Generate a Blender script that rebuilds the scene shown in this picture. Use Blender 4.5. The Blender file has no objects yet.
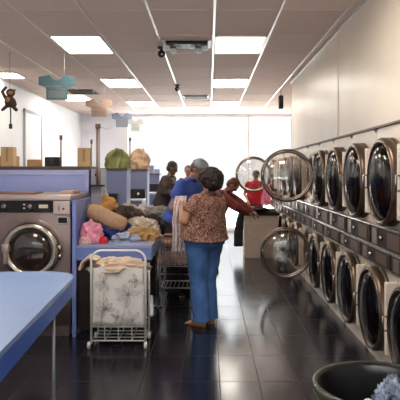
import bpy, bmesh, math, random
from mathutils import Vector, Matrix, noise
C = bpy.context.scene.collection
PI = math.pi
random.seed(7)
H0 = 1.53; F = 560.0; CX = 209.0; CY = 172.0
def V(*a): return Vector(a)
def rad(d): return math.radians(d)

# ---------------------------------------------------------------- materials
MATS = {}
def mat(name, col, rough=.5, metal=0, emit=None, es=0, spec=.5, noise_amt=0, nscale=8, bump=0, bscale=30, coat=0):
    if name in MATS: return MATS[name]
    m = bpy.data.materials.new(name); m.use_nodes = True
    nt = m.node_tree; b = nt.nodes['Principled BSDF']
    b.inputs['Base Color'].default_value = (*col, 1)
    b.inputs['Roughness'].default_value = rough
    b.inputs['Metallic'].default_value = metal
    b.inputs['Specular IOR Level'].default_value = spec
    b.inputs['Coat Weight'].default_value = coat
    if emit:
        b.inputs['Emission Color'].default_value = (*emit, 1); b.inputs['Emission Strength'].default_value = es
    tc = nt.nodes.new('ShaderNodeTexCoord')
    if noise_amt:
        n = nt.nodes.new('ShaderNodeTexNoise'); n.inputs['Scale'].default_value = nscale; n.inputs['Detail'].default_value = 4
        nt.links.new(tc.outputs['Object'], n.inputs['Vector'])
        r = nt.nodes.new('ShaderNodeValToRGB')
        r.color_ramp.elements[0].position = .3; r.color_ramp.elements[1].position = .7
        r.color_ramp.elements[0].color = (*[max(0, c*(1-noise_amt)) for c in col], 1)
        r.color_ramp.elements[1].color = (*[min(1, c*(1+noise_amt)) for c in col], 1)
        nt.links.new(n.outputs['Fac'], r.inputs['Fac']); nt.links.new(r.outputs['Color'], b.inputs['Base Color'])
    if bump:
        n2 = nt.nodes.new('ShaderNodeTexNoise'); n2.inputs['Scale'].default_value = bscale; n2.inputs['Detail'].default_value = 3
        nt.links.new(tc.outputs['Object'], n2.inputs['Vector'])
        bp = nt.nodes.new('ShaderNodeBump'); bp.inputs['Strength'].default_value = bump; bp.inputs['Distance'].default_value = .02
        nt.links.new(n2.outputs['Fac'], bp.inputs['Height']); nt.links.new(bp.outputs['Normal'], b.inputs['Normal'])
    MATS[name] = m
    return m

def glass_mat(name, tint, trans, gloss_rough=.05, facing=.15, mx_=.5):
    m = bpy.data.materials.new(name); m.use_nodes = True
    nt = m.node_tree; nt.nodes.clear()
    o = nt.nodes.new('ShaderNodeOutputMaterial'); mx = nt.nodes.new('ShaderNodeMixShader')
    t = nt.nodes.new('ShaderNodeBsdfTransparent'); t.inputs[0].default_value = (*tint, 1)
    g = nt.nodes.new('ShaderNodeBsdfGlossy'); g.inputs['Roughness'].default_value = gloss_rough
    g.inputs[0].default_value = (.9, .9, .9, 1)
    l = nt.nodes.new('ShaderNodeLayerWeight'); l.inputs['Blend'].default_value = facing
    mr = nt.nodes.new('ShaderNodeMapRange'); mr.inputs['To Min'].default_value = 1-trans; mr.inputs['To Max'].default_value = mx_
    nt.links.new(l.outputs['Fresnel'], mr.inputs['Value']); nt.links.new(mr.outputs['Result'], mx.inputs[0])
    nt.links.new(t.outputs[0], mx.inputs[1]); nt.links.new(g.outputs[0], mx.inputs[2]); nt.links.new(mx.outputs[0], o.inputs[0])
    MATS[name] = m
    return m

def tile_mat(name, col_a, col_b, grout, sx, sy, ox, oy, rough, gw=.006):
    """rectangular tiles in world metres with a thin joint"""
    m = bpy.data.materials.new(name); m.use_nodes = True
    nt = m.node_tree; b = nt.nodes['Principled BSDF']; N = nt.nodes.new; L = nt.links.new
    tc = N('ShaderNodeTexCoord'); sp = N('ShaderNodeSeparateXYZ'); L(tc.outputs['Object'], sp.inputs[0])
    def M(op, a, bb=None):
        n = N('ShaderNodeMath'); n.operation = op
        for i, v in enumerate((a, bb)):
            if v is None: continue
            if isinstance(v, (int, float)): n.inputs[i].default_value = v
            else: L(v, n.inputs[i])
        return n.outputs[0]
    u = M('DIVIDE', M('SUBTRACT', sp.outputs[0], ox), sx); v = M('DIVIDE', M('SUBTRACT', sp.outputs[1], oy), sy)
    fu = M('FRACT', u); fv = M('FRACT', v)
    gu = M('LESS_THAN', fu, gw/sx); gv = M('LESS_THAN', fv, gw/sy); g = M('MAXIMUM', gu, gv)
    cb = N('ShaderNodeCombineXYZ'); L(M('FLOOR', u), cb.inputs[0]); L(M('FLOOR', v), cb.inputs[1])
    wn = N('ShaderNodeTexWhiteNoise'); L(cb.outputs[0], wn.inputs['Vector'])
    ns = N('ShaderNodeTexNoise'); ns.inputs['Scale'].default_value = 2.2; ns.inputs['Detail'].default_value = 6; L(tc.outputs['Object'], ns.inputs['Vector'])
    f = M('ADD', M('MULTIPLY', wn.outputs['Value'], .45), M('MULTIPLY', ns.outputs['Fac'], .55))
    mx = N('ShaderNodeMix'); mx.data_type = 'RGBA'; L(f, mx.inputs[0]); mx.inputs[6].default_value = (*col_a, 1); mx.inputs[7].default_value = (*col_b, 1)
    m2 = N('ShaderNodeMix'); m2.data_type = 'RGBA'; L(g, m2.inputs[0]); L(mx.outputs[2], m2.inputs[6]); m2.inputs[7].default_value = (*grout, 1)
    L(m2.outputs[2], b.inputs['Base Color'])
    rr = M('ADD', rough, M('MULTIPLY', M('SUBTRACT', ns.outputs['Fac'], .5), .15)); L(M('ADD', rr, M('MULTIPLY', g, .3)), b.inputs['Roughness'])
    b.inputs['Specular IOR Level'].default_value = .5 if rough < .5 else .3
    MATS[name] = m
    return m

floor_m = tile_mat('floor_tiles', (.008, .008, .013), (.018, .018, .026), (.003, .003, .004), .285, .57, .075, .1, .17, .007)
ceil_m = tile_mat('ceiling_tiles', (.64, .50, .43), (.74, .59, .51), (.5, .4, .35), .61, .94, .052, 6.12, .85, 0)
grid_m = mat('grid_metal', (.66, .60, .55), .35, .4)
wall_m = mat('white_paint', (.86, .88, .90), .6, noise_amt=.03, nscale=2)
soff_m = mat('cream_panel', (.70, .60, .49), .34, noise_amt=.07, nscale=1.2, spec=.6, bump=.05, bscale=3)
dry_m = mat('cream_enamel', (.80, .70, .59), .33, noise_amt=.08, nscale=5)
trimc_m = mat('cream_trim', (.86, .76, .64), .28)
chrome_m = mat('brushed_chrome', (.50, .43, .37), .22, 1)
rim_m = mat('dryer_rim', (.15, .10, .07), .3, .8)
drum_m = mat('drum_steel', (.16, .12, .095), .35, .8, bump=.3, bscale=40)
panel_m = mat('dark_panel', (.03, .018, .015), .5, .1, spec=.3)
panel2_m = mat('brown_panel', (.14, .085, .06), .45, .4)
steel_m = mat('washer_steel', (.25, .18, .165), .28, .85, noise_amt=.12, nscale=3)
pinkst_m = mat('washer_lid_steel', (.50, .38, .35), .3, .6)
black_m = mat('black_plastic', (.012, .010, .011), .5, spec=.3)
rub_m = mat('black_rubber', (.02, .018, .018), .6)
blue_m = mat('blue_laminate', (.16, .235, .56), .3, noise_amt=.04, nscale=3)
bluetop_m = mat('blue_table_top', (.23, .36, .66), .25, noise_amt=.05, nscale=2, spec=.6)
blueed_m = mat('blue_table_edge', (.045, .13, .52), .35)
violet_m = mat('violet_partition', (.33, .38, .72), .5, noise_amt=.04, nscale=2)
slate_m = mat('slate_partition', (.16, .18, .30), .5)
brown_m = mat('dark_ledge', (.10, .06, .05), .5)
pipe_m = mat('copper_pipe', (.36, .24, .2), .35, .7)
grey_m = mat('grey_plastic', (.45, .45, .48), .5)
white_m = mat('white_enamel', (.82, .80, .77), .3)
whitep_m = mat('white_plastic', (.8, .78, .75), .4)
cream_m = mat('cream_label', (.75, .64, .48), .5)
card_m = mat('tan_cardboard', (.56, .38, .19), .8, noise_amt=.08)
card2_m = mat('brown_cardboard', (.42, .25, .11), .8, noise_amt=.1)
kraft_m = mat('tan_bin', (.60, .48, .38), .6, noise_amt=.05)
lamp_m = mat('light_diffuser', (.95, .93, .88), .5, emit=(1, .93, .82), es=10.5)
lampy_m = mat('light_diffuser_warm', (.95, .9, .7), .5, emit=(1, .95, .68), es=.66)
glass_m = glass_mat('dryer_glass', (.40, .32, .26), .93, .10)
glassopen_m = glass_mat('open_dryer_glass', (.90, .87, .84), .86, .10)
win_m = glass_mat('window_glass', (.98, .99, .99), .985, .02, .05, .1)
wglass_m = glass_mat('washer_glass', (.4, .35, .32), .75, .06)

# ---------------------------------------------------------------- mesh helpers
def obj(name, bm, m, parent=None, smooth=False, loc=None):
    me = bpy.data.meshes.new(name); bmesh.ops.recalc_face_normals(bm, faces=bm.faces)
    bm.to_mesh(me); bm.free()
    for x in (m if isinstance(m, (list, tuple)) else [m]): me.materials.append(x)
    if smooth:
        for p in me.polygons: p.use_smooth = True
        if smooth == 'auto':
            me.set_sharp_from_angle(angle=rad(38))
    o = bpy.data.objects.new(name, me); C.objects.link(o)
    if parent: o.parent = parent
    if loc: o.location = loc
    return o
def tag(o, label, cat, group=None, kind=None):
    o['label'] = label; o['category'] = cat
    if group: o['group'] = group
    if kind: o['kind'] = kind
    return o
def thing(name, label, cat, loc=(0, 0, 0), rz=0, group=None):
    o = bpy.data.objects.new(name, None); C.objects.link(o); o.empty_display_size = .1
    o.location = loc; o.rotation_euler = (0, 0, rz)
    return tag(o, label, cat, group)
def struct(name, bm, m, smooth=False):
    o = obj(name, bm, m, None, smooth); o['kind'] = 'structure'; return o
def dup(root, loc, label=None, rz=None, group=None):
    r = root.copy(); C.objects.link(r); r.location = loc
    if label: r['label'] = label
    if group: r['group'] = group
    if rz is not None: r.rotation_euler = (0, 0, rz)
    for ch in list(root.children):
        c = ch.copy(); C.objects.link(c); c.parent = r
        for g in list(ch.children):
            d = g.copy(); C.objects.link(d); d.parent = c
    return r
def NB(): return bmesh.new()
def box(bm, x0, x1, y0, y1, z0, z1, bev=0, mi=0, M=None):
    t = bmesh.new(); bmesh.ops.create_cube(t, size=1)
    for v in t.verts: v.co = V(x0+(v.co.x+.5)*(x1-x0), y0+(v.co.y+.5)*(y1-y0), z0+(v.co.z+.5)*(z1-z0))
    if bev: bmesh.ops.bevel(t, geom=t.edges[:], offset=bev, segments=2, profile=.5, affect='EDGES')
    merge(bm, t, M, mi)
def merge(bm, t, M=None, mi=0):
    if M is not None: t.transform(M)
    mp = {v: bm.verts.new(v.co) for v in t.verts}
    for f in t.faces:
        try:
            nf = bm.faces.new([mp[v] for v in f.verts]); nf.material_index = mi; nf.smooth = f.smooth
        except ValueError: pass
    t.free()
def tube(bm, pts, r, seg=8, mi=0, closed=False, cap=True):
    pts = [Vector(p) for p in pts]; n = len(pts); rs = r if isinstance(r, (list, tuple)) else [r]*n
    rings = []; pu = None
    for i, p in enumerate(pts):
        if closed: d = pts[(i+1) % n]-pts[i-1]
        else: d = pts[min(i+1, n-1)]-pts[max(i-1, 0)]
        d.normalize()
        if pu is None:
            a = V(0, 0, 1) if abs(d.z) < .9 else V(1, 0, 0)
            u = d.cross(a).normalized()
        else:
            u = (pu-d*pu.dot(d)).normalized()
        pu = u; w = d.cross(u)
        rings.append([bm.verts.new(p+(u*math.cos(2*PI*k/seg)+w*math.sin(2*PI*k/seg))*rs[i]) for k in range(seg)])
    rng = range(n if closed else n-1)
    for i in rng:
        a, b = rings[i], rings[(i+1) % n]
        for k in range(seg):
            f = bm.faces.new((a[k], a[(k+1) % seg], b[(k+1) % seg], b[k])); f.material_index = mi; f.smooth = True
    if cap and not closed:
        for rg in (rings[0], rings[-1]):
            f = bm.faces.new(rg); f.material_index = mi
def lathe(bm, prof, M=None, seg=40, mi=0):
    """prof: list of (r, h) about local Z"""
    t = bmesh.new(); rings = []
    for r, h in prof:
        if r < 1e-5: rings.append([t.verts.new((0, 0, h))])
        else: rings.append([t.verts.new((r*math.cos(2*PI*k/seg), r*math.sin(2*PI*k/seg), h)) for k in range(seg)])
    for a, b in zip(rings, rings[1:]):
        for k in range(seg):
            k2 = (k+1) % seg
            if len(a) == 1 and len(b) == 1: continue
            if len(a) == 1: f = t.faces.new((a[0], b[k], b[k2]))
            elif len(b) == 1: f = t.faces.new((a[k], a[k2], b[0]))
            else: f = t.faces.new((a[k], a[k2], b[k2], b[k]))
            f.smooth = True
    merge(bm, t, M, mi)
def ell(bm, c, r, R=None, seg=20, mi=0):
    t = bmesh.new(); bmesh.ops.create_uvsphere(t, u_segments=seg, v_segments=seg*2//3, radius=1)
    for f in t.faces: f.smooth = True
    M = Matrix.Translation(Vector(c)) @ (R.to_4x4() if R else Matrix.Identity(4)) @ Matrix.Diagonal((*r, 1))
    merge(bm, t, M, mi)
def caps(bm, a, ra, b, rb, seg=14):
    a = Vector(a); b = Vector(b)
    tube(bm, [a, b], [ra, rb], seg); ell(bm, a, (ra,)*3, seg=seg); ell(bm, b, (rb,)*3, seg=seg)
def loft(bm, rings, seg=24, mi=0):
    """rings: (centre, axis_x, axis_y)"""
    R = [[bm.verts.new(Vector(c)+Vector(ax)*math.cos(2*PI*k/seg)+Vector(ay)*math.sin(2*PI*k/seg)) for k in range(seg)] for c, ax, ay in rings]
    for a, b in zip(R, R[1:]):
        for k in range(seg):
            f = bm.faces.new((a[k], a[(k+1) % seg], b[(k+1) % seg], b[k])); f.smooth = True; f.material_index = mi
    bm.faces.new(R[0]); bm.faces.new(R[-1])
def remesh(o, vox, sm=4):
    m = o.modifiers.new('remesh', 'REMESH'); m.mode = 'VOXEL'; m.voxel_size = vox; m.use_smooth_shade = True
    if sm:
        s = o.modifiers.new('smooth', 'SMOOTH'); s.iterations = sm; s.factor = .5
def round_rect(x0, x1, y0, y1, r, n=6, corners=(1, 1, 1, 1)):
    pts = []
    for i, (cx, cy, a) in enumerate(((x1-r, y1-r, 0), (x0+r, y1-r, 90), (x0+r, y0+r, 180), (x1-r, y0+r, 270))):
        if corners[i]:
            for k in range(n+1):
                t = rad(a+90*k/n); pts.append((cx+r*math.cos(t), cy+r*math.sin(t)))
        else: pts.append(((x1, y1), (x0, y1), (x0, y0), (x1, y0))[i])
    return pts
def prism(bm, pts, z0, z1, mi=0, M=None, top_mi=None):
    t = bmesh.new()
    a = [t.verts.new((x, y, z0)) for x, y in pts]; b = [t.verts.new((x, y, z1)) for x, y in pts]
    t.faces.new(a[::-1]); ft = t.faces.new(b)
    n = len(pts)
    for k in range(n): t.faces.new((a[k], a[(k+1) % n], b[(k+1) % n], b[k]))
    merge(bm, t, M, mi)
def cloth(name, m, c, r, seed, parent=None, amp=.35, rz=0, sub=5, fq=1.8, flat=.0):
    """a crumpled pile of fabric with ridged folds and a flat underside"""
    bm = bmesh.new(); bmesh.ops.create_icosphere(bm, subdivisions=sub, radius=1)
    off = V(seed*3.1, seed*1.7, seed*.9)
    for v in bm.verts:
        p = v.co.copy()
        n = 1-abs(noise.noise(p*fq+off))*2; n2 = 1-abs(noise.noise(p*fq*2.3+off*2))*2
        k = 1+amp*(n-.5)+amp*.42*(n2-.5)
        q = p*k
        if q.z < -.35: q.z = -.35
        v.co = V(q.x*r[0], q.y*r[1], (q.z+.35)/1.35*r[2]*(1-flat))
    for f in bm.faces: f.smooth = True
    o = obj(name, bm, m, parent, True); o.location = c; o.rotation_euler = (0, 0, rz)
    return o

# ---------------------------------------------------------------- setting
XL, XR, YF, YB, ZC = -3.3, 1.36, -1.2, 14.5, 3.03
b = NB(); box(b, XL-.1, 2.35, YF, YB+.15, -.1, 0); struct('floor', b, floor_m)
b = NB(); box(b, XL-.1, 2.35, YF, YB+.15, ZC, ZC+.1); struct('ceiling', b, ceil_m)
b = NB(); box(b, XL-.1, XL, YF, YB, 0, ZC); struct('wall_left', b, wall_m)
b = NB(); box(b, XL, 2.35, YF-.1, YF, 0, .7); box(b, XL, 2.35, YF-.1, YF, 2.7, ZC); box(b, XL, -3.0, YF-.1, YF, .7, 2.7); box(b, 1.2, 2.35, YF-.1, YF, .7, 2.7); struct('wall_front', b, wall_m)
b = NB()
for x in (-3.0, -1.6, -.2, 1.15): box(b, x, x+.05, YF-.08, YF-.03, .7, 2.7)
box(b, -3.0, 1.2, YF-.08, YF-.03, .7, .75); box(b, -3.0, 1.2, YF-.08, YF-.03, 2.65, 2.7); w2 = struct('added_fill_window', b, white_m)  # unseen window behind the camera, added to let in fill light from the rear
b = NB(); box(b, -2.95, 1.15, YF-.058, YF-.052, .75, 2.65); obj('pane', b, win_m, w2)
b = NB(); box(b, -14, 14, YF-20, YF-.1, -.12, -.02); struct('ground', b, mat('pale_concrete', (.75, .75, .74), .8, noise_amt=.05))
b = NB(); box(b, 2.25, 2.35, YF, YB, 0, ZC); box(b, XR, XR+.04, YF, 9.25, 1.885, ZC); box(b, XR, 2.25, 9.21, 9.25, 1.885, ZC)
for y in (2.6, 5.9): box(b, XR-.006, XR, y-.008, y+.008, 1.885, ZC)
struct('wall_right', b, soff_m)
# far wall with the shopfront opening
b = NB(); box(b, XL-.1, -2.15, YB, YB+.15, 0, ZC); box(b, -2.15, 2.35, YB, YB+.15, 2.98, ZC)
box(b, -2.15, 2.35, YB, YB+.15, 0, .06)
struct('wall_back', b, wall_m)
fr = NB()
for x in (-2.15, 1.0, 2.21): box(fr, x, x+.04, YB+.03, YB+.09, .06, 2.98)
box(fr, -2.15, 2.25, YB+.03, YB+.09, .06, .10); box(fr, -2.15, 2.25, YB+.03, YB+.09, 2.95, 2.98)
w = struct('window_1', fr, white_m)
g = NB(); box(g, -2.11, 2.21, YB+.055, YB+.061, .10, 2.95); obj('pane', g, win_m, w)
b = NB(); box(b, -14, 14, YB+.15, YB+30, -.12, -.02); struct('ground', b, mat('pale_concrete', (.75, .75, .74), .8, noise_amt=.05))
# ceiling grid
b = NB()
x = .052-.61*5
xs = [.052+.61*k for k in range(-5, 3)]
for x in xs: box(b, x-.012, x+.012, YF, YB, ZC-.006, ZC)
ys = [6.12+.94*k for k in range(-7, 9)]
struct('trim_1', b, grid_m)
b = NB()
for y in ys: box(b, XL, XR if y < 9.25 else 2.25, y-.008, y+.008, ZC-.004, ZC)
struct('trim_4', b, mat('ceiling_cross_bar', (.72, .59, .52), .7))
b = NB(); box(b, XR-.02, XR, YF, 9.25, ZC-.03, ZC); box(b, XL, XL+.02, YF, YB, ZC-.03, ZC); struct('trim_2', b, grid_m)
b = NB(); box(b, XR-.012, XR, YF, 9.25, 1.885, 1.90); struct('trim_3', b, panel2_m)
# door on the left wall
b = NB(); box(b, XL, XL+.03, 9.95, 10.0, 0, 2.66); box(b, XL, XL+.03, 10.95, 11.0, 0, 2.66); box(b, XL, XL+.03, 9.95, 11.0, 2.61, 2.66)
d = struct('door_1', b, mat('grey_door_frame', (.38, .38, .42), .5))
b = NB(); box(b, XL, XL+.015, 10.0, 10.95, 0, 2.61); obj('door_leaf', b, wall_m, d)
b = NB(); tube(b, [(XL+.015, 10.85, 1.0), (XL+.07, 10.85, 1.0), (XL+.07, 10.75, 1.0)], .01); obj('handle', b, chrome_m, d)

# ---------------------------------------------------------------- ceiling lights
def light(x0, x1, y0, y1, label, m=lamp_m, warm=False):
    t = thing('ceiling_light', label, 'ceiling light', ((x0+x1)/2, (y0+y1)/2, ZC-.012))
    w, h = (x1-x0)/2, (y1-y0)/2
    b = NB(); box(b, -w, w, -h, -h+.02, -.004, .012); box(b, -w, w, h-.02, h, -.004, .012); box(b, -w, -w+.02, -h, h, -.004, .012); box(b, w-.02, w, -h, h, -.004, .012)
    obj('frame', b, grid_m, t)
    b = NB(); box(b, -w+.02, w-.02, -h+.02, h-.02, 0, .008); obj('diffuser', b, m, t)
r = lambda n: 6.12+.94*n
c0 = .052
light(c0-3*.61+.02, c0-2*.61-.02, r(0)+.02, r(1)-.02, 'nearest bright rectangular ceiling light panel on the left side')
light(c0-3*.61+.02, c0-2*.61-.02, r(3)+.02, r(4)-.02, 'second ceiling light panel of the left column, smaller behind the nearest one')
light(c0-3*.61+.02, c0-2*.61-.02, r(6)+.02, r(7)-.02, 'farthest ceiling light panel of the left column, near the glare')
light(c0+.02, c0+.59, r(0)+.02, r(1)-.02, 'large yellowish ceiling light panel right of the centre line', lampy_m)
light(c0+.02, c0+.59, r(3)+.02, r(4)-.02, 'small ceiling light panel behind the yellowish one')
light(c0+.02, c0+.59, r(6)+.02, r(7)-.02, 'farthest ceiling light panel of the right column')
light(XL+.03, c0-5*.61+.1, r(2)+.4, r(3)-.06, 'ceiling light panel at the far left edge beside the left wall')
light(c0-5*.61+.02, c0-4*.61-.02, r(5), r(6)-.04, 'ceiling light panel behind the turquoise shirt sign')
light(c0-3*.61+.02, c0-2*.61-.02, r(-3)+.02, r(-2)-.02, 'added unseen ceiling light panel overhead nearest the camera on the left')  # out of view, added to brighten the near part of the room
light(c0+.02, c0+.59, r(-3)+.02, r(-2)-.02, 'added unseen ceiling light panel overhead nearest the camera on the right')  # its pair on the right, also added out of view for brightness

# emergency fixture with lamp heads
t = thing('emergency_light', 'dark ceiling fixture with four white lamp heads left of the yellowish light', 'ceiling light', (-.255, 6.55, ZC))
b = NB(); box(b, -.24, .24, -.16, .16, -.03, 0, .004); box(b, -.21, .21, -.13, .13, -.035, -.03); obj('housing', b, black_m, t)
for x in (-.285, .242):
    b = NB(); box(b, x, x+.043, -.18, .18, -.014, 0); obj('bracket', b, whitep_m, t)
for x, y in ((-.24, -.02), (-.17, .12), (.13, .12), (.2, -.02)):
    b = NB(); lathe(b, [(0, .0), (.03, .0), (.042, -.03), (.042, -.06), (.034, -.068), (0, -.068)], Matrix.Translation((x, y, -.012)), 20)
    h = obj('lamp_head', b, whitep_m, t, True)
    b = NB(); lathe(b, [(0, .0), (.024, -.001), (.024, -.004), (0, -.006)], Matrix.Translation((x, y, -.081)), 16); obj('lens', b, white_m, h)
def camdome(x, y, label, s):
    t = thing('dome_camera', label, 'security camera', (x, y, ZC))
    b = NB(); lathe(b, [(0, 0), (.045*s, 0), (.045*s, -.02), (.02*s, -.025), (.018*s, -.05)], None, 20); obj('mount', b, rub_m, t, True)
    b = NB(); ell(b, (0, 0, -.078*s), (.044*s, .044*s, .044*s)); ho = obj('dome', b, black_m, t, True)
    b = NB(); ell(b, (.01, -.038*s, -.09*s), (.014*s,)*3); obj('lens', b, chrome_m, ho, True)
camdome(-.57, 6.72, 'larger black dome camera on the ceiling beside the lamp fixture', 1.05)
camdome(-.545, 9.6, 'smaller black dome camera farther back on the ceiling', .95)
def vent(x0, x1, y0, y1, label):
    t = thing('ceiling_vent', label, 'air vent', ((x0+x1)/2, (y0+y1)/2, ZC))
    w, h = (x1-x0)/2, (y1-y0)/2
    b = NB(); box(b, -w, w, -h, h, -.012, 0, .003); obj('frame', b, panel2_m, t)
    b = NB(); box(b, -w*.86, w*.86, -h*.8, h*.8, -.02, -.012); v = obj('grille', b, black_m, t)
    b = NB()
    for k in range(4): box(b, -w*.84, w*.84, -h*.7+k*h*.4, -h*.7+k*h*.4+.02, -.024, -.02)
    obj('louvre', b, rub_m, v)
vent(-.52, 0, 10.9, 11.4, 'round-edged dark air vent near the glare at ceiling centre')
vent(-2.62, -2.10, 10.15, 10.75, 'dark air vent on the ceiling behind the turquoise shirt sign')
# small black speaker on the right wall
t = thing('wall_speaker', 'small black speaker hanging from the ceiling past the cream panel', 'speaker', (XR-.05, 10.2, 2.80))
b = NB(); box(b, -.04, .04, -.05, .05, -.12, .12, .01); obj('body', b, black_m, t)
b = NB(); box(b, -.008, .008, -.008, .008, .12, .23); obj('bracket', b, chrome_m, t)

# ---------------------------------------------------------------- hanging shirt signs
def shirt_sign(px, py, Y, w, h, m, m2, label):
    X = (px-CX)/F*Y; Z = H0-(py-CY)/F*Y
    t = thing('hanging_shirt_sign', label, 'shirt sign', (X, Y, Z), rad(3), 'cardboard shirt signs hung in a row from the ceiling')
    pts = [(-.5, .42), (-.2, .5), (-.14, .38), (-.05, .28), (.05, .28), (.14, .38), (.2, .5), (.5, .42), (.5, .1), (.3, .02), (.29, -.5), (-.29, -.5), (-.3, .02), (-.5, .1)]
    b = NB(); R = Matrix.Rotation(PI/2, 4, 'X')
    prism(b, [(x*w, z*h) for x, z in pts], -.006, .006, M=R); obj('shirt_board', b, m, t)
    b = NB(); box(b, -.24*w, .24*w, -.009, -.006, -.42*h, -.12*h); box(b, -.32*w, .1*w, -.009, -.006, .0*h, .08*h); box(b, -.2*w, .22*w, -.009, -.006, -.08*h, -.02*h)
    obj('printed_band', b, m2, t)
    for s in (-1, 1):
        b = NB(); tube(b, [(s*.2*w, 0, .49*h), (s*.2*w, 0, ZC-Z)], .0015, 4); obj('string', b, whitep_m, t)
shirt_sign(57, 87.5, 7.0, .45, .31, mat('turquoise_card', (.035, .085, .10), .6), mat('pale_tan_print', (.09,.11,.11), .6), 'turquoise cardboard shirt sign, nearest of the hanging row')
shirt_sign(99, 108, 9.7, .45, .31, mat('tan_card', (.24, .16, .12), .6), mat('brown_print', (.17, .11, .09), .6), 'tan cardboard shirt sign behind the turquoise one')
shirt_sign(122, 120, 12.2, .44, .31, mat('greyblue_card', (.12, .15, .21), .6), mat('grey_print', (.19, .19, .22), .6), 'grey blue cardboard shirt sign between tan and white ones')
shirt_sign(135.5, 125, 13.2, .36, .30, mat('pale_card', (.45, .46, .43), .6), mat('pale_print', (.33, .33, .32), .6), 'faint white cardboard shirt sign, farthest of the row')

# hanging plush toy
t = thing('hanging_plush_toy', 'small dark brown plush toy hanging near the ceiling at left edge', 'plush toy', (-2.49, 7.0, 2.43))
pl = mat('dark_brown_plush', (.055, .025, .016), .95, bump=.6, bscale=120); tanp = mat('tan_plush', (.34, .17, .10), .95)
b = NB(); ell(b, (0, 0, -.02), (.065, .05, .075)); ell(b, (.015, -.01, .09), (.055, .05, .05)); caps(b, (-.05, 0, .02), .022, (-.09, -.02, .10), .018)
caps(b, (-.09, -.02, .10), .018, (-.045, -.01, .155), .018); caps(b, (.05, 0, .0), .022, (.08, -.03, -.06), .02)
caps(b, (-.03, 0, -.07), .024, (-.08, -.03, -.125), .02); caps(b, (.03, 0, -.07), .024, (.09, -.03, -.125), .024)
o = obj('body', b, pl, t, True); remesh(o, .008, 3)
b = NB(); ell(b, (.02, -.045, .085), (.032, .02, .026)); ell(b, (-.015, -.045, -.0), (.03, .015, .035)); ell(b, (.06, -.005, .12), (.018, .012, .018)); obj('face_patch', b, tanp, t, True)
b = NB(); tube(b, [(0, 0, .14), (0, 0, ZC-2.43)], .002, 5); obj('cord', b, rub_m, t)
b = NB(); tube(b, [(.01, 0, -.09), (.012, 0, -.30)], .008, 6); box(b, -.01, .03, -.004, .004, -.36, -.30); obj('tail_cord', b, rub_m, t)

# ---------------------------------------------------------------- dryers
DR = .34; HR = .285
def ring_plate(bm, x, y0, y1, z0, z1, cy, cz, R, seg=48):
    c, s = [], []
    for k in range(seg):
        a = 2*PI*k/seg; dy, dz = math.cos(a), math.sin(a)
        c.append(bm.verts.new((x, cy+R*dy, cz+R*dz)))
        ty = ((y1-cy) if dy > 0 else (y0-cy))/dy if abs(dy) > 1e-6 else 1e9
        tz = ((z1-cz) if dz > 0 else (z0-cz))/dz if abs(dz) > 1e-6 else 1e9
        q = min(ty, tz); s.append(bm.verts.new((x, cy+q*dy, cz+q*dz)))
    for k in range(seg):
        bm.faces.new((c[k], c[(k+1) % seg], s[(k+1) % seg], s[k]))
RX = Matrix.Rotation(-PI/2, 4, 'Y')      # local z -> -x
def door_parts(parent, closed=True):
    """round door in its own frame: z' axis points out of the machine (local -X), centre at origin"""
    M = RX
    b = NB(); lathe(b, [(.285, .0), (.325, .0), (.332, .012), (.332, .05), (.322, .066), (.306, .070), (.294, .062), (.288, .04), (.285, .0)], M, 56)
    ring = obj('door_ring', b, rim_m, parent, True)
    b = NB(); lathe(b, [(.300, .0695), (.306, .073), (.312, .0695), (.300, .0695)], M, 56); obj('rim_bead', b, chrome_m, ring, True)
    prof = [(.290*math.cos(a), .038+.075*math.sin(a)) for a in [PI/2*k/9 for k in range(10)]]
    prof2 = [(max(0, r_-.006), h-.008) for r_, h in reversed(prof)]
    b = NB(); lathe(b, prof+prof2, M, 48); gl = obj('door_glass', b, glass_m if closed else glassopen_m, parent, True)
    return ring, gl
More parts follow.
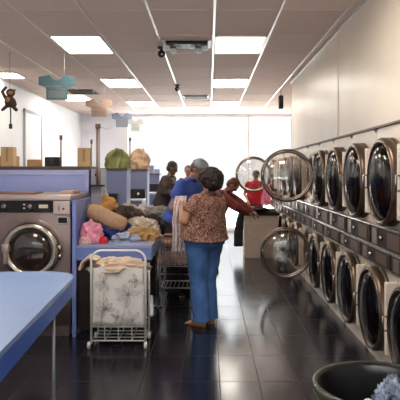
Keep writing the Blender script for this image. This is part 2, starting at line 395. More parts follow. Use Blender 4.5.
def dryer(label, loc, upper, opened=False, tx=.02):
    """origin on the floor side of the unit at the front plane centre"""
    hz0, hz1, cz = (0, .945, .52) if upper else (0, .93, .45)
    t = thing('tumble_dryer', label, 'clothes dryer', loc, 0, 'coin tumble dryers stacked along the right wall')
    W = .39; D = .80
    b = NB()
    ring_plate(b, 0, -W, W, hz0, hz1, 0, cz, HR-.02)
    for (y, s) in ((-W, 1), (W, 1)):
        vs = [b.verts.new((0, y, hz0)), b.verts.new((D, y, hz0)), b.verts.new((D, y, hz1)), b.verts.new((0, y, hz1))]; b.faces.new(vs)
    for z in (hz0, hz1):
        vs = [b.verts.new((0, -W, z)), b.verts.new((D, -W, z)), b.verts.new((D, W, z)), b.verts.new((0, W, z))]; b.faces.new(vs)
    vs = [b.verts.new((D, -W, hz0)), b.verts.new((D, W, hz0)), b.verts.new((D, W, hz1)), b.verts.new((D, -W, hz1))]; b.faces.new(vs)
    obj('cabinet', b, dry_m, t)
    b = NB(); R = Matrix.Translation((0, 0, cz)) @ Matrix.Rotation(PI/2, 4, 'Y')
    lathe(b, [(HR-.02, .0), (HR-.02, .04), (HR+.04, .05), (HR+.04, .62), (0, .62)], R, 40)
    for a in (30, 150, 270):
        q = rad(a); tube(b, [(.06, (HR+.01)*math.cos(q), cz+(HR+.01)*math.sin(q)), (.60, (HR+.01)*math.cos(q), cz+(HR+.01)*math.sin(q))], .03, 8)
    obj('drum', b, drum_m, t, True)
    if upper:
        pz0, pz1 = .015, .165
    else:
        pz0, pz1 = .805, .925
    b = NB(); box(b, -.05, -.001, -W+.012, W-.012, pz0, pz1, .006); p = obj('control_panel', b, panel_m, t)
    b = NB(); box(b, -.056, -.05, -.32, -.05, pz0+.02, pz1-.02, .002); obj('display_plate', b, panel2_m, p)
    b = NB(); box(b, -.062, -.05, .18, .30, pz0+.015, pz1-.015, .003); obj('coin_box', b, mat('bronze_box', (.25,.18,.14), .35, .7), p)
    b = NB(); box(b, -.054, -.0, -W+.012, W-.012, pz0-.012, pz0, .002); box(b, -.054, 0, -W+.012, W-.012, pz1, pz1+.012, .002); obj('panel_trim', b, chrome_m, p)
    b = NB(); lathe(b, [(0, 0), (.02, 0), (.018, .02), (0, .022)], Matrix.Translation((-.05, .08, (pz0+pz1)/2)) @ RX, 16); obj('start_knob', b, chrome_m, p, True)
    # hinge column on the near side, raised cream cover
    b = NB(); box(b, -.078, -.0005, -W+.005, -W+.058, cz-.26, cz+.27, .008); box(b, -.02, -.0005, -W+.058, -W+.10, cz-.25, cz-.20); box(b, -.02, -.0005, -W+.058, -W+.10, cz+.20, cz+.25)
    obj('hinge_cover', b, trimc_m, t)
    b = NB(); lathe(b, [(HR-.03, .0), (HR+.048, .0), (HR+.048, .022), (HR+.036, .03), (HR-.02, .03), (HR-.03, .0)], Matrix.Translation((-.0005, 0, cz)) @ RX, 56); obj('bezel', b, mat('bronze_bezel', (.20, .14, .10), .35, .6), t, True)
    dn = bpy.data.objects.new('door', None); C.objects.link(dn); dn.parent = t
    # door parts are parts of the dryer itself
    C.objects.unlink(dn); bpy.data.objects.remove(dn)
    ring, gl = door_parts(t, not opened)
    if not opened:
        for q in (ring, gl): q.location = (-.032, 0, cz)
    else:
        # swung out by about ninety degrees about the near edge
        M = Matrix.Translation((tx, -W+.06, cz+.03)) @ Matrix.Rotation(rad(opened), 4, 'Z') @ Matrix.Translation((0, .34, 0))
        for q in (ring, gl):
            q.matrix_local = M
    b = NB(); tube(b, [(-.07, .306, -.05), (-.10, .306, -.05), (-.10, .306, .05), (-.07, .306, .05)], .008, 8)
    h = obj('door_handle', b, chrome_m, ring)
    return t
XD = 1.37
UZ = .935
posn = ['nearest', 'second', 'third', 'fourth', 'fifth', 'sixth', 'seventh', 'eighth', 'ninth', 'tenth', 'eleventh', 'twelfth']
low = dryer('nearest', (XD, 3.68, 0), False); up = dryer('nearest', (XD, 3.40, UZ), True)
lowo = upo = None
for i in range(11):
    yl, yu = 3.68+.79*i, 3.40+.79*i
    if i == 5:
        ob = dryer('tumble dryer of the bottom row with its round door swung open above the floor', (XD, yl, 0), False, 90-4, -.03)
        oc = dryer('tumble dryer of the top row with large round glass door swung wide open', (XD, yu, UZ), True, 90-4, -.05)
        continue
    ll = f'cream bottom row tumble dryer with dark round door, {posn[i]} {"to" if i == 0 else "from"} the camera'
    ul = f'cream top row tumble dryer with dark round door, {posn[i]} {"to" if i == 0 else "from"} the camera'
    if i == 0: low['label'] = ll; up['label'] = ul; continue
    dup(low, (XD, yl, 0), ll)
    if i == 9:
        dryer('far top row tumble dryer with open round door in front of red shirted person', (XD, 3.40+.79*9+.2, UZ), True, 90, -.21)
    else: dup(up, (XD, yu, UZ) if i < 9 else (XD, yu+.2, UZ), ul)

# ---------------------------------------------------------------- washer
t = thing('front_load_washer', 'stainless front-loading washer with round door behind the blue table', 'washing machine', (-1.645, 5.2, 0))
b = NB(); box(b, -.36, .36, 0, .74, .10, 1.235, .008); box(b, -.34, .34, .03, .72, 0, .10); obj('cabinet', b, steel_m, t, 'auto')
b = NB(); box(b, -.37, .37, -.03, .74, 1.262, 1.32, .01); obj('top_lid', b, pinkst_m, t, 'auto')
b = NB(); box(b, -.36, .20, -.018, .10, 1.155, 1.262, .004); cp = obj('control_panel', b, black_m, t)
b = NB(); box(b, .07, .155, -.022, -.018, 1.195, 1.228, .002); obj('pale_label', b, cream_m, cp)  # plain cream label on the black panel
for x in (-.03, -.27):
    b = NB(); lathe(b, [(0, 0), (.028, 0), (.024, .02), (0, .02)], Matrix.Translation((x+.02, -.018, 1.208)) @ Matrix.Rotation(PI/2, 4, 'X'), 20); obj('dial', b, steel_m, cp, True)
b = NB()
for z in (1.188, 1.222): box(b, -.075, -.055, -.021, -.018, z, z+.014)
obj('button', b, whitep_m, cp)
b = NB(); box(b, .205, .36, -.024, .10, 1.135, 1.262, .004); cb = obj('coin_box', b, pinkst_m, t)
b = NB(); lathe(b, [(0, 0), (.010, 0), (.010, .006), (0, .006)], Matrix.Translation((.30, -.024, 1.19)) @ Matrix.Rotation(PI/2, 4, 'X'), 12); obj('lock', b, rub_m, cb, True)
b = NB(); box(b, .255, .262, -.028, -.024, 1.17, 1.22); obj('coin_groove', b, rub_m, cb)
b = NB(); box(b, .235, .345, -.012, 0, 1.045, 1.12, .003); cs = obj('coin_slot', b, chrome_m, t)
b = NB(); box(b, .25, .33, -.018, -.012, 1.058, 1.108, .003); obj('slot_plate', b, black_m, cs)
MW = Matrix.Scale(1.06, 4, (1, 0, 0)) @ Matrix.Translation((0, 0, .80)) @ Matrix.Scale(1.06, 4, (0, 0, 1)) @ Matrix.Rotation(PI/2, 4, 'X')
b = NB(); lathe(b, [(.175, .02), (.18, .05), (.205, .066), (.232, .06), (.25, .03), (.25, -.005), (.175, -.005), (.175, .02)], MW, 56); dr = obj('door_ring', b, chrome_m, t, True)
b = NB(); lathe(b, [(.252, .0), (.272, .004), (.276, .0)], MW, 56); obj('outer_bead', b, steel_m, dr, True)
b = NB(); lathe(b, [(.176, .03), (.16, .055), (.12, .075), (.06, .086), (0, .088)], MW, 40); obj('door_glass', b, mat('washer_dark_glass', (.03, .017, .012), .08, 0, spec=.9), t, True)
b = NB(); box(b, -.255, -.185, -.085, -.03, .79, .87, .01); tube(b, [(-.22, -.07, .80), (-.22, -.075, .69)], .016, 10); obj('door_handle', b, pinkst_m, t, 'auto')
for z in (.72, .80):
    b = NB(); tube(b, [(.268, -.03, z), (.268, -.03, z+.05)], .012, 8); obj('hinge', b, chrome_m, t)
t0 = NB(); box(t0, 0, .42, 0, .3, 0, .018, .003); tag(obj('clipboard', t0, mat('brown_board', (.20, .10, .08), .5), loc=(-2.06, 5.25, 1.321)), 'flat brown board lying on top of the washer', 'board')
b = NB(); box(b, 0, .12, 0, .3, 0, .03, .004); tag(obj('folded_paper', b, mat('tan_paper', (.44, .30, .22), .7), loc=(-1.40, 5.27, 1.321)), 'tan folded paper at right end of washer lid', 'paper')

# ---------------------------------------------------------------- partitions behind the washers
def partition(y0, y1, x0, x1, m, label, z=1.59, ledge=True):
    t = thing('service_partition', label, 'partition', ((x0+x1)/2, y0, 0))
    w = (x1-x0)/2; d_ = y1-y0
    b = NB(); box(b, -w, w, 0, d_, 0, z-.035, .004); obj('panel', b, m, t)
    b = NB(); box(b, -w, w+.012, -.015, d_+.015, z-.035, z, .003); obj('ledge', b, brown_m if ledge else m, t)
    return t
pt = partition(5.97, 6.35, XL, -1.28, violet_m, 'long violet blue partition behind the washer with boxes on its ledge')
b = NB(); box(b, .975, 1.01, -.012, 0, 0, 1.555); box(b, -1.01, .975, -.01, 0, 1.50, 1.552); obj('edge_strip', b, mat('light_violet_strip', (.42, .46, .74), .45), pt)
t = thing('utility_post', 'grey end post of the violet partition with a small round socket', 'post', (-1.20, 5.98, 0))
b = NB(); box(b, -.06, .05, 0, .3, 0, 1.56, .004); obj('post_body', b, mat('greyviolet_post', (.36, .35, .45), .5), t)
b = NB(); lathe(b, [(0, 0), (.02, 0), (.018, .012), (0, .014)], Matrix.Translation((0, 0, 1.5)) @ Matrix.Rotation(PI/2, 4, 'X'), 16); obj('socket', b, rub_m, t)
b = NB(); box(b, -.06, .09, -.08, .0, 1.375, 1.395); obj('bracket', b, panel_m, t)
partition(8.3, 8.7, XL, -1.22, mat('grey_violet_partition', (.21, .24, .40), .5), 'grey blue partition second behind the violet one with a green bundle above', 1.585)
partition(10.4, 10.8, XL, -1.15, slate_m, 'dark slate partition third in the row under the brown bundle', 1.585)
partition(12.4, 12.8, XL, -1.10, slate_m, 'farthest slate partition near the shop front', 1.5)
def pipe(px, Y, z0, z1, r, label, pair=False, x_off=.022):
    X = (px-CX)/F*Y
    t = thing('supply_pipe', label, 'pipe', (X, Y, z0))
    for k in range(2 if pair else 1):
        b = NB(); tube(b, [(k*x_off, 0, 0), (k*x_off, 0, z1-z0)], r, 10); obj('pipe_run', b, pipe_m if k == 0 else mat('pale_pipe', (.52, .45, .42), .35, .5), t)
    b = NB(); box(b, -r*1.6, (x_off if pair else 0)+r*1.6, -r*1.5, r*1.5, z1-z0-.02, z1-z0+.03, .003); obj('cap', b, panel2_m, t)
    if pair:
        b = NB(); tube(b, [(x_off, 0, z1-z0), (x_off+.10, .0, z1-z0-.03), (x_off+.15, 0, z1-z0)], .003, 5); obj('wire', b, grey_m, t)
pipe(97, 5.93, 1.395, 2.01, .010, 'tall double copper pipe standing at end of violet partition', True)
pipe(61, 6.1, 1.59, 1.90, .009, 'short brown pipe rising from ledge beside black box')
pipe(91.5, 6.2, 1.59, 1.86, .007, 'thin brown pipe rising behind the right tan box')
pipe(130, 8.5, 1.585, 2.02, .010, 'copper pipe between the green and brown bundles')
def carton(px0, px1, py0, Y, m, name, label, cat, extra=None, z=1.59):
    s = Y/F; x0, x1 = (px0-CX)*s, (px1-CX)*s; h = (H0+(CY-py0)*s)-z
    t = thing(name, label, cat, ((x0+x1)/2, Y, z)); w = (x1-x0)/2
    b = NB(); box(b, -w, w, -.05, .05, 0, h, .003); obj('box_body', b, m, t)
    b = NB(); box(b, -w+.004, w-.004, -.046, .046, h, h+.004); box(b, -w*.2, w*.2, -.0515, -.05, h*.25, h*.99); obj('tape_flap', b, extra or card2_m, t)
carton(2.5, 15, 147.5, 6.04, card_m, 'cardboard_box', 'tall tan box at the left end of the ledge', 'box')
carton(0, 18, 156.5, 6.17, card2_m, 'cardboard_box', 'low brown box behind the tall tan box', 'box')
carton(28.5, 41, 160, 6.08, card2_m, 'cardboard_box', 'small flat brown box left of the black box', 'box')
carton(46, 60, 157.5, 6.08, black_m, 'storage_box', 'small black box beside the thin pipe on ledge', 'box', rub_m)
carton(78.5, 91, 148.5, 6.04, card_m, 'cardboard_box', 'tall tan box at the right end of the ledge', 'box')
# bundles on the farther partitions
gb = mat('green_bundle', (.26, .27, .10), .9, noise_amt=.6, nscale=4); bb = mat('brown_bundle', (.42, .28, .18), .9, noise_amt=.4, nscale=8)
tag(cloth('laundry_bundle', gb, (-1.385, 8.5, 1.58), (.18, .15, .29), 3, amp=.22), 'rounded green and tan laundry bundle on the second partition', 'laundry bundle')
tag(cloth('laundry_bundle', bb, (-1.31, 10.6, 1.58), (.19, .17, .38), 9, amp=.22), 'rounded tan brown laundry bundle on the slate partition', 'laundry bundle')
# top loaders in the row behind, seen beside the first table
def toploader(x, y, label, w=.3, h=1.02, m=None):
    t = thing('top_load_washer', label, 'washing machine', (x, y, 0), 0, 'top-loading washers in the middle of the shop')
    b = NB(); box(b, -w, w, 0, .62, .03, h-.04, .01); box(b, -w+.02, w-.02, .02, .6, 0, .03); obj('cabinet', b, m or whitep_m, t)
    b = NB(); box(b, -w, w, .0, .62, h-.04, h, .012); obj('lid', b, grey_m, t)
    b = NB(); box(b, -w, w, .46, .62, h, h+.17, .01); c = obj('control_console', b, black_m, t)
    b = NB(); lathe(b, [(0, 0), (.03, 0), (.026, .025), (0, .025)], Matrix.Translation((.12, .46, h+.08)) @ Matrix.Rotation(PI/2, 4, 'X'), 16); obj('dial', b, chrome_m, c)
    return t
toploader(-1.62, 7.55, 'white top-loading washer with black console behind the violet partition', .3, 1.05)
toploader(-1.40, 9.7, 'slate top-loading washer behind the second partition', .24, 1.05, slate_m)
toploader(-1.20, 11.7, 'slate top-loading washer behind the dark slate partition', .24, 1.1, slate_m)
# far posts near the shop front
for px, Y, h, lab in ((151, 12.95, 1.68, 'grey storage post left of the dark jacketed man'), (157, 13.3, 1.60, 'short grey storage post beside the dark jacketed man')):
    t = thing('display_stand', lab, 'stand', ((px-CX)/F*Y, Y, 0))
    b = NB(); lathe(b, [(0, 0), (.15, 0), (.15, .02), (.03, .04), (.025, h-.25)], None, 20); obj('pole', b, grey_m, t)
    b = NB(); box(b, -.07, .07, -.05, .05, h-.25, h, .01); obj('head', b, slate_m, t)

# ---------------------------------------------------------------- tables
t = thing('folding_table', 'long pale blue laminate table in the left foreground with rounded corner', 'table', (-1.413, 2.667, 0), rad(3.3))
pts = round_rect(-1.7, .59, -1.1, 1.15, .24)
b = NB(); prism(b, pts, .825, .85); o = obj('table_top', b, bluetop_m, t)
b = NB(); prism(b, [(x*.998, y*.998) for x, y in round_rect(-1.7, .588, -1.1, 1.148, .24)], .73, .825); obj('apron', b, blueed_m, t)
for x, y in ((.53, .62), (.53, -.9), (-1.5, .9), (-1.5, -.9)):
    b = NB(); tube(b, [(x, y, .02), (x, y, .73)], .009, 12); lg = obj('leg', b, mat('pale_blue_metal', (.45, .50, .55), .3, .6), t)
    b = NB(); lathe(b, [(0, 0), (.02, 0), (.016, .02), (0, .02)], Matrix.Translation((x, y, 0)), 12); obj('foot_cap', b, rub_m, lg)
b = NB(); tube(b, [(.53, .62, .70), (.30, .95, .72), (-.3, 1.0, .70)], .008, 8); obj('brace', b, mat('pale_blue_metal', (.45, .50, .55), .3, .6), t)

t = thing('folding_table', 'blue table with high side panel, heaped with clothes, behind the wire cart', 'table', (-.89, 5.2, 0))
b = NB(); prism(b, [(-.345, 0), (.36, 0), (.36, 1.25), (-.235, 1.25), (-.235, .70), (-.345, .70)], .825, .85); obj('table_top', b, mat('table_top_violet', (.30, .34, .55), .25), t)
b = NB(); box(b, -.345, .355, .004, .03, .71, .825, .002); box(b, .33, .355, .03, 1.24, .71, .825, .002); obj('apron', b, blue_m, t)
b = NB(); box(b, -.372, -.347, .0, .70, 0, 1.265, .003); obj('side_panel', b, blue_m, t)
b = NB(); box(b, -.378, -.341, -.014, .0, 0, 1.27, .003); obj('edge_band', b, mat('bright_blue_edge', (.20, .27, .62), .35), t)
for y in (.12, 1.15):
    b = NB(); tube(b, [(.31, y, .02), (.31, y, .71)], .02, 12); lg = obj('leg', b, chrome_m, t)
    b = NB(); lathe(b, [(0, 0), (.05, 0), (.04, .02), (.02, .03), (0, .03)], Matrix.Translation((.31, y, 0)), 20); obj('foot', b, chrome_m, lg, True)
b = NB(); box(b, -.235, .32, 1.2, 1.22, .12, .71); obj('back_panel', b, panel_m, t)
b = NB(); box(b, -.345, .27, .05, .07, .05, .71); obj('under_table_dark', b, panel_m, t)  # dark sheet added to stand in for the dark space under the table

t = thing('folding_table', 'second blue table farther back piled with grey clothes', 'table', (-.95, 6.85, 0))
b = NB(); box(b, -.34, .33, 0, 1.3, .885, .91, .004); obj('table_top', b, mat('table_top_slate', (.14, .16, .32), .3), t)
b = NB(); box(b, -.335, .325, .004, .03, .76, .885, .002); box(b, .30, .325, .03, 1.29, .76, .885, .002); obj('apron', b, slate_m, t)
for x, y in ((-.3, .06), (.28, .06), (-.3, 1.2), (.28, 1.2)):
    b = NB(); tube(b, [(x, y, 0), (x, y, .76)], .02, 10); obj('leg', b, chrome_m, t)

# clothes on the first table (top z .85)
def fab(n, c, amt=.2, sc=9): return mat(n, c, .9, noise_amt=amt, nscale=sc, bump=.3, bscale=25)
ZT = .85
gp = 'clothes heaped on the first blue table'
def heap(name, m, px, Y, z, r, seed, label, cat, rz=0, amp=.35, flat=0):
    return tag(cloth(name, m, ((px-CX)/F*Y, Y, z), r, seed, rz=rz, amp=amp, flat=flat), label, cat, gp)
heap('blanket', fab('dark_brown_blanket', (.05, .028, .022)), 124, 5.98, ZT, (.25, .19, .29), 1, 'dark brown blanket heaped at the back under the tan towel', 'blanket')
heap('shirt', fab('navy_shirt', (.022, .035, .17)), 113, 5.72, ZT, (.19, .13, .19), 2, 'navy blue shirt under the rolled tan towel', 'shirt')
heap('shirt', fab('pink_shirt', (.72, .28, .38), .3, 14), 91, 5.40, ZT, (.105, .10, .20), 4, 'bright pink crumpled shirt beside the blue side panel', 'shirt', amp=.4)
heap('sock', fab('red_sock', (.55, .03, .05)), 103, 5.34, ZT, (.045, .04, .06), 5, 'small red sock beside the pink shirt', 'sock')
heap('cloth', fab('pink_white_cloth', (.62, .40, .42)), 85, 5.29, ZT, (.06, .05, .06), 14, 'small pale pink cloth at the left front table corner', 'cloth')
heap('shirt', fab('pale_blue_shirt', (.30, .35, .46)), 126, 5.50, ZT, (.13, .10, .08), 6, 'pale blue shirt in the middle front of the pile', 'shirt')
heap('towel', fab('gold_towel', (.36, .21, .08)), 141, 5.60, ZT, (.17, .12, .12), 7, 'gold brown towel at the right front of the pile', 'towel')
heap('towel', fab('ivory_towel', (.50, .42, .34), .5, 12), 141, 5.86, ZT, (.20, .11, .19), 8, 'ivory towel with dark marks above the gold towel', 'towel')
heap('jacket', fab('black_jacket', (.02, .018, .022)), 153, 6.10, ZT, (.11, .14, .20), 10, 'black jacket at the right end of the pile', 'jacket')
heap('cloth', fab('orange_cloth', (.55, .27, .08)), 104, 6.08, 1.12, (.14, .12, .15), 11, 'orange folded cloth on top of the dark blanket', 'cloth', amp=.2)
heap('cloth', fab('white_cloth', (.75, .75, .74)), 103, 6.20, 1.22, (.05, .05, .14), 13, 'small white cloth standing on top of the pile', 'cloth')
# rolled tan towel
t = thing('rolled_towel', 'thick tan rolled towel lying diagonally on the pile', 'towel', (-1.04, 5.68, 1.06), 0, gp)
b = NB(); R = Matrix.Rotation(rad(24), 4, 'Y') @ Matrix.Rotation(PI/2, 4, 'Y')
lathe(b, [(0, -.20), (.05, -.20), (.085, -.185), (.092, -.1), (.088, 0), (.092, .1), (.084, .19), (.05, .21), (0, .21)], R, 28)
for v in b.verts: v.co += v.co*.08*noise.noise(v.co*9)
obj('towel_roll', b, fab('tan_towel', (.46, .29, .18), .12, 30), t, True)
for s in (-1, 1):
    b = NB(); tube(b, [R @ V((.012+.0035*i/3)*math.cos(i*.5), (.012+.0035*i/3)*math.sin(i*.5), s*.212) for i in range(50)], .004, 5); obj('roll_end', b, mat('towel_edge', (.40, .25, .15), .9), t)
# grey pile on the second table
gp = 'clothes piled on the second table'
for i, (px, Y, rr, col, lab, cat) in enumerate((
    (133, 7.0, (.17, .14, .16), (.30, .26, .22), 'olive grey shirt pile at the left of second table', 'shirt'),
    (152, 7.1, (.17, .15, .15), (.20, .17, .16), 'dark grey brown sweater at the right of second table', 'sweater'),
    (143, 7.5, (.20, .18, .17), (.38, .33, .29), 'pale grey towel heap in the centre of second table', 'towel'),
    (160, 7.75, (.12, .14, .15), (.25, .22, .2), 'brownish garment at the far right of second table', 'garment'),
    (128, 7.9, (.15, .15, .16), (.42, .36, .27), 'khaki garment at the far left of second table', 'garment'))):
    heap(cat, fab('pile_fabric_%d' % i, col, .4, 10), px, Y, .91, rr, 20+i, lab, cat)

# ---------------------------------------------------------------- wire laundry cart with printed liner
t = thing('laundry_cart', 'white wire laundry cart with flower printed liner, in front of blue table', 'laundry cart', (-.785, 4.85, 0))
x0, x1, y1 = -.235, .235, .30
b = NB()
arch = [(x0, 0, .04), (x0, 0, .76)]+[(x0+.09-.09*math.cos(a), 0, .76+.09*math.sin(a)) for a in [PI/2*k/6 for k in range(1, 7)]]
arch += [(x1-.09+.09*math.sin(a), 0, .76+.09*math.cos(a)) for a in [PI/2*k/6 for k in range(0, 7)]]+[(x1, 0, .04)]
tube(b, arch, .010, 10)
obj('handle_frame', b, white_m, t)
b = NB()
for x in (x0, x1): tube(b, [(x, y1, .04), (x, y1, .69)], .008, 8)
for z in (.07, .19, .69):
    tube(b, [(x0, 0, z), (x1, 0, z), (x1, y1, z), (x0, y1, z)], .006, 6, closed=True)
obj('basket_frame', b, white_m, t)
b = NB()
for k in range(1, 4):
    x = x0+(x1-x0)*k/4
    tube(b, [(x, -.002, .07), (x, -.002, .19)], .004, 6); tube(b, [(x, y1, .07), (x, y1, .19)], .004, 6); tube(b, [(x, 0, .07), (x, y1, .07)], .004, 6); tube(b, [(x, 0, .19), (x, y1, .19)], .003, 6)
for k in range(1, 3): tube(b, [(x0, y1*k/3, .07), (x1, y1*k/3, .07)], .004, 6)
obj('wire_rack', b, white_m, t)
for x in (x0-.02, x1+.0):
    for y in (0, y1):
        b = NB(); lathe(b, [(0, -.012), (.026, -.012), (.03, -.006), (.03, .006), (.026, .012), (0, .012)], Matrix.Translation((x, y+.0, .03)) @ Matrix.Rotation(PI/2, 4, 'Y'), 20); obj('wheel', b, whitep_m, t, True)
# liner: bag with wavy sides
lin = mat('liner_cloth', (.80, .77, .74), .85, noise_amt=.05, nscale=10); ink = mat('liner_print', (.30, .27, .27), .9)
b = NB(); ix0, ix1 = x0+.016, x1-.016; n = 16
lv = 10; P = []
for j in range(lv+1):
    z = .198+(.70-.198)*j/lv; ring = []
    for (ax, ay, bx, by) in ((ix0, -.014, ix1, -.014), (ix1, -.014, ix1, y1-.02), (ix1, y1-.02, ix0, y1-.02), (ix0, y1-.02, ix0, -.014)):
        for k in range(n):
            u = k/n; x = ax+(bx-ax)*u; y = ay+(by-ay)*u
            w_ = .006*math.sin(u*9+z*7)*math.sin(PI*u)
            ring.append(b.verts.new((x+(w_ if ax == bx else 0), y+(w_ if ay == by else 0)-(.0 if ay != by else 0), z+.008*math.sin(x*31))))
    P.append(ring)
for a, c in zip(P, P[1:]):
    for k in range(len(a)):
        f = b.faces.new((a[k], a[(k+1) % len(a)], c[(k+1) % len(a)], c[k])); f.smooth = True
b.faces.new(P[0])
# printed line flowers on the near side
def stroke(pts, r_=.0016):
    if len(pts) > 1: tube(b, [(p[0], -.0225, p[1]) for p in pts], r_, 4, mi=1)
def petal(cx, cz, ang, L, W_):
    u = V(math.cos(ang), math.sin(ang)); v = V(-u.y, u.x); pts = []
    for k in range(13):
        s = k/12; pts.append(V(cx, cz)+u*L*s+v*W_*math.sin(PI*s)**.9)
    for k in range(13):
        s = 1-k/12; pts.append(V(cx, cz)+u*L*s-v*W_*math.sin(PI*s)**.9)
    pts = [p for p in pts if ix0 < p.x < ix1 and .205 < p.y < .69]
    if len(pts) > 3: stroke(pts)
    stroke([p for p in (V(cx, cz), V(cx, cz)+u*L*.8) if ix0 < p.x < ix1 and .205 < p.y < .69], .0012)
rnd = random.Random(3)
for (cx, cz, L, n_, s_) in ((.09, .47, .12, 6, .3), (-.11, .34, .10, 7, 0), (.13, .25, .09, 5, .9), (-.12, .58, .09, 5, 1.2), (.0, .28, .06, 4, .3), (.16, .6, .07, 4, 2)):
    for k in range(n_): petal(cx, cz, s_+k*2*PI/n_*.8+rnd.uniform(-.1, .1), L*rnd.uniform(.8, 1.1), L*.16)
stroke([V(-.15, .21), V(-.13, .34), V(-.12, .5)]); stroke([V(.02, .21), V(.06, .35), V(.09, .45)])
obj('printed_liner', b, [lin, ink], t)
# tan garment overflowing the cart
o = cloth('garment', fab('peach_garment', (.66, .50, .38), .1, 12), (-.80, 4.985, .65), (.255, .145, .115), 31, amp=.3)
tag(o, 'peach garment heaped over the top of the wire cart', 'garment')
bm = NB()
def drape(pathpts, width, m, name, parent=None, seed=0, th=.012, axis=V(0, 1, 0), amp=.02, seg=14):
    """soft cloth sheet following a path, with real thickness"""
    b = NB(); pts = [Vector(p) for p in pathpts]; fine = []
    for i in range(len(pts)-1):
        for k in range(5): fine.append(pts[i].lerp(pts[i+1], k/5))
    fine.append(pts[-1]); G = []
    for i, p in enumerate(fine):
        w = width[0]+(width[1]-width[0])*i/(len(fine)-1) if isinstance(width, tuple) else width
        row = []
        for k in range(seg+1):
            s = k/seg-.5; q = p+axis*w*s
            nn = noise.noise(q*11+V(seed, 0, 0)); d_ = (fine[min(i+1, len(fine)-1)]-fine[max(i-1, 0)]).normalized().cross(axis).normalized()
            q += d_*(amp*nn+amp*.8*math.sin(s*22+i*.15+seed)); row.append(b.verts.new(q))
        G.append(row)
    for a, c in zip(G, G[1:]):
        for k in range(seg): f = b.faces.new((a[k], a[k+1], c[k+1], c[k])); f.smooth = True
    o = obj(name, b, m, parent, True); s = o.modifiers.new('thickness', 'SOLIDIFY'); s.thickness = th; s.offset = 0
    ss = o.modifiers.new('sub', 'SUBSURF'); ss.levels = 1; ss.render_levels = 1
    return o
bm.free()
drape([(-.18, 0, .10), (-.26, -.01, .13), (-.315, -.02, .085), (-.345, -.03, .02)], (.2, .12), fab('peach_garment', (.66, .50, .38)), 'sleeve', o, 3, amp=.015)

# ---------------------------------------------------------------- second cart
t = thing('laundry_trolley', 'chrome two-shelf laundry trolley with pink clothes beside the standing woman', 'laundry cart', (-.40, 6.35, 0))
ch = mat('bright_chrome', (.78, .74, .70), .3, .25); w = .195; D = .42
for x in (-w, w):
    for y in (0, D):
        b = NB(); tube(b, [(x, y, .06), (x, y, .70)], .010, 8); obj('post', b, ch, t)
b = NB()
for z in (.215, .295, .46, .69):
    tube(b, [(-w, 0, z), (w, 0, z), (w, D, z), (-w, D, z)], .012, 8, closed=True)
for k in range(1, 8): tube(b, [(-w+2*w*k/8, 0, .215), (-w+2*w*k/8, D, .215)], .003, 5)
obj('rails', b, ch, t)
b = NB()
for k in range(12):
    x = -w+2*w*k/11
    tube(b, [(x, 0, .46), (x, 0, .69)], .003, 5); tube(b, [(x, 0, .46), (x, D, .46)], .003, 5); tube(b, [(x, D, .46), (x, D, .69)], .003, 5)
for z in (.52, .575, .63): tube(b, [(-w, 0, z), (w, 0, z), (w, D, z), (-w, D, z)], .003, 5, closed=True)
obj('wire_basket', b, ch, t)
for x in (-w, w):
    for y in (0, D):
        b = NB(); lathe(b, [(0, -.012), (.03, -.012), (.033, 0), (.03, .012), (0, .012)], Matrix.Translation((x, y, .033)) @ Matrix.Rotation(PI/2, 4, 'Y'), 20); obj('wheel', b, grey_m, t, True)
t = thing('slotted_tray', 'pinkish brown slotted plastic tray sitting on the chrome trolley', 'tray', (-.40, 6.37, .70))
b = NB(); br = mat('pink_brown_plastic', (.58, .33, .26), .45)
box(b, -.2, .2, -.02, .40, 0, .012); 
for y in (-.02, .388): box(b, -.2, .2, y, y+.012, .012, .03); box(b, -.2, .2, y, y+.012, .065, .09)
for x in (-.2, .188): box(b, x, x+.012, -.02, .40, .012, .09)
for k in range(10): box(b, -.2+.0405*k, -.185+.0405*k, -.02, -.008, .03, .065)
obj('tray_shell', b, br, t)
tag(cloth('clothes_bundle', fab('pink_red_clothes', (.75, .48, .45), .4, 14), (-.40, 6.56, .465), (.15, .16, .19), 41, amp=.3), 'pink and red clothes bundle inside the chrome trolley basket', 'clothes')

# ---------------------------------------------------------------- far tan bin and cloth
t = thing('waste_bin', 'large tan square bin with black lid beside the open dryer door', 'bin', (.925, 9.9, 0))
b = NB(); pr = [(.26, .02), (.31, .74)]
def frus(b, w0, w1, z0, z1, d0, d1, mi=0):
    a = [b.verts.new((sx*w0, sy*d0+.3, z0)) for sx, sy in ((-1, -1), (1, -1), (1, 1), (-1, 1))]; c = [b.verts.new((sx*w1, sy*d1+.3, z1)) for sx, sy in ((-1, -1), (1, -1), (1, 1), (-1, 1))]
    b.faces.new(a); b.faces.new(c)
    for k in range(4): b.faces.new((a[k], a[(k+1) % 4], c[(k+1) % 4], c[k]))
frus(b, .285, .305, .0, .76, .27, .29); frus(b, .31, .31, .60, .64, .295, .295); bmesh.ops.bevel(b, geom=b.edges[:], offset=.012, segments=2, affect='EDGES')
obj('bin_body', b, kraft_m, t, 'auto')
b = NB(); frus(b, .325, .325, .76, .80, .31, .31); frus(b, .30, .24, .80, .85, .29, .22); bmesh.ops.bevel(b, geom=b.edges[:], offset=.01, segments=2, affect='EDGES'); obj('lid', b, black_m, t, 'auto')
o = drape([(.585, 10.0, .85), (.555, 9.98, .7), (.53, 9.98, .45), (.53, 9.98, .2)], (.07, .15), fab('black_denim', (.022, .022, .03)), 'hanging_jacket', None, 5, th=.06, axis=V(.95, .3, 0), amp=.02)
tag(o, 'black jacket hanging down the left side of the tan bin', 'jacket')
tag(cloth('clothes_bundle', fab('dark_clothes', (.04, .03, .03)), (.80, 10.0, .853), (.24, .12, .06), 44, amp=.3), 'dark clothes lying on the black lid of tan bin', 'clothes')
